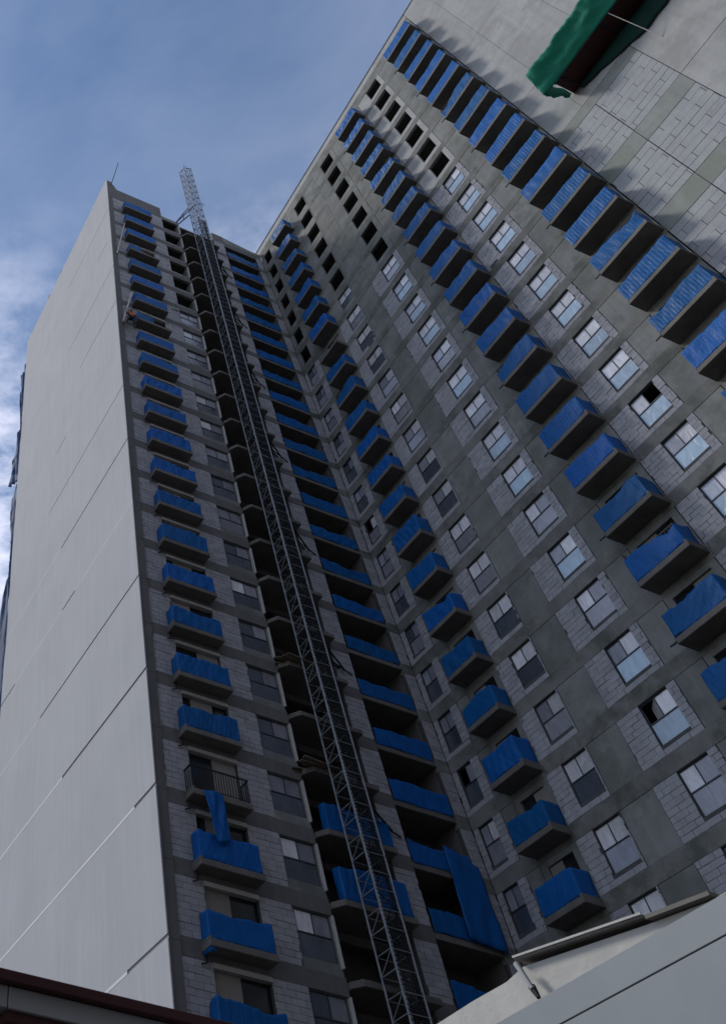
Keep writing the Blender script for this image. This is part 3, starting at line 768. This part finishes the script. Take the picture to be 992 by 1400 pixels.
for j in range(13):
    v = j / 12; row = []
    for i in range(17):
        t = i / 16
        A_ = Vector((-1.34, -24.52, 60.3)).lerp(Vector((.93, -24.78, 58.95)), t)
        B_ = Vector((-.66, -24.12, 58.2)).lerp(Vector((.55, -24.62, 58.2)), t)
        p = A_.lerp(B_, v); p.y += .05 * math.sin(t * 13 + 3 * v) + .04 * nz(t * 6, v * 3)
        row.append(p)
    rows.append(row)
o = cpart('end_sheet', MB().grid(rows), 'green', smooth=True, fix=False); o.modifiers.new('sheet', 'SOLIDIFY').thickness = .008

rows = []  # dark sheet added below the deck to deepen its shadow on the wall
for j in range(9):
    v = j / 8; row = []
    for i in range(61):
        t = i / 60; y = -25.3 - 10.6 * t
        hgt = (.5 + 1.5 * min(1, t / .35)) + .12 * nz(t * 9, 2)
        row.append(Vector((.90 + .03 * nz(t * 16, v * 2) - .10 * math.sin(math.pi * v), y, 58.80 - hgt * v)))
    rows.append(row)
o = cpart('shade_skirt', MB().grid(rows), 'shadegreen', smooth=True, fix=False); o.modifiers.new('sheet', 'SOLIDIFY').thickness = .008

# small things on the facade: dark steel angles left at the balcony ends, a rusty rail, a ladder rail
for n in ('F', 'E'):
    for k in range(2, 22, 2):
        z = Z(k); part('steel_angle', MB().box(-.02, .03, BAL[n][1] - .05, BAL[n][1] + .28, z - .13, z - .07), 'rail')
part('rusty_rail', MB().bar((.93, -12.2, 32.4), (.93, -12.35, 31.2), .05), 'rustred')
for n in ('D', 'E'):                      # cut rebar and tie wire left sticking out beside the slabs
    for k in range(8, 24):
        c = BAL[n][0]; mb = MB()
        for q in range(5):
            p = Vector((u(.80, .98), c - u(.02, .2), Z(k) + u(-.5, -.1))); mb.bar(p, p + Vector((u(-.25, .0), u(-.12, .12), u(-.35, .3))), .011, 4)
        tag(part('rebar', mb, 'zinc'), kind='stuff')
for k in range(1, 25):                    # waste pipe hooks under the left end of the balconies
    z = Z(k); mb = MB().bar((-13.9, LY - .1, z - .2), (-13.9, LY - .1, z - .55), .035, 6).bar((-13.9, LY - .1, z - .55), (-14.1, LY - .05, z - .62), .03, 6)
    part('waste_pipe', mb, 'rail')

# ------------------------------------------------------------------ low buildings close to the camera
wb = empty('low_building', (-24.5, -23, 0)); tag(wb, 'white low building with a zinc gutter in the bottom right corner', 'building')
inv2 = Matrix.Translation(-Vector(wb.location))
def wpart(n, mb, m, **k):
    o = link(n, mb, m, wb, **k); o.matrix_parent_inverse = inv2; return o
o = wpart('clad_wall', MB().box(-26.2, -25.9, -34, -18, 4.553, 4.75), 'bluewhite'); bev(o, .003)
o = wpart('clad_wall', MB().box(-26.2, -25.9, -34, -18, 0, 4.545), 'bluewhite'); bev(o, .003)
wpart('clad_core', MB().box(-26.17, -25.8, -33.98, -18.02, 0.1, 4.70), 'black')
prof = [(-34, 0), (-18, 0), (-18, 6.0), (-20.1, 6.09), (-20.7, 6.10), (-21.2, 6.09), (-21.46, 6.13), (-22.9, 5.90), (-23.5, 5.82), (-34, 5.75)]
o = wpart('rear_wall', MB().prism(prof, 0, -24.2, -23.8), 'cream')
o = wpart('gutter', MB().prism([(-21.45, 6.175), (-21.45, 6.205), (-22.95, 5.955), (-22.95, 5.925)], 0, -24.27, -23.9), 'zinc'); bev(o, .006)
wpart('gutter_lip', MB().prism([(-21.45, 6.20), (-21.45, 6.22), (-22.95, 5.97), (-22.95, 5.95)], 0, -24.285, -24.271), 'cream')
wpart('coping', MB().prism([(-22.97, 5.90), (-22.97, 5.935), (-23.6, 5.85), (-23.6, 5.815)], 0, -24.28, -23.95), 'zinc')
pip = MB().bar((-24.32, -21.50, 6.12), (-24.36, -21.62, 5.83), .028, 8, .022)
wpart('downpipe', pip, 'cladding')
wpart('pipe_mouth', MB().bar((-24.34, -21.60, 5.86), (-24.36, -21.65, 5.74), .036, 8, .02), 'black')
wpart('pipe_clip', MB().bar((-24.30, -21.455, 6.13), (-24.34, -21.57, 5.93), .010, 5), 'black')
sc_ = empty('shop_canopy', (-29, -23.2, 0)); tag(sc_, 'grey clad canopy with a maroon top edge in the bottom left corner', 'canopy')
inv3 = Matrix.Translation(-Vector(sc_.location))
def spart(n, mb, m, **k):
    o = link(n, mb, m, sc_, **k); o.matrix_parent_inverse = inv3; return o
bev(spart('edge_trim', MB().box(-36, -27.6, -23.45, -22.2, 3.93, 3.992), 'maroon'), .006)
bev(spart('fascia', MB().box(-30.268, -27.65, -23.40, -23.3, 3.815, 3.929), 'cladding'), .004)
bev(spart('fascia', MB().box(-36, -30.274, -23.40, -23.3, 3.815, 3.929), 'cladding'), .004)
spart('bottom_trim', MB().box(-30.27, -27.65, -23.38, -22.25, 3.76, 3.812), 'maroon')
spart('soffit', MB().box(-36, -27.7, -23.25, -22.2, 3.70, 3.745), 'wood')
for x in (-35.5, -28.2): spart('post', MB().box(x, x + .12, -22.6, -22.48, 0, 3.695), 'darksteel')
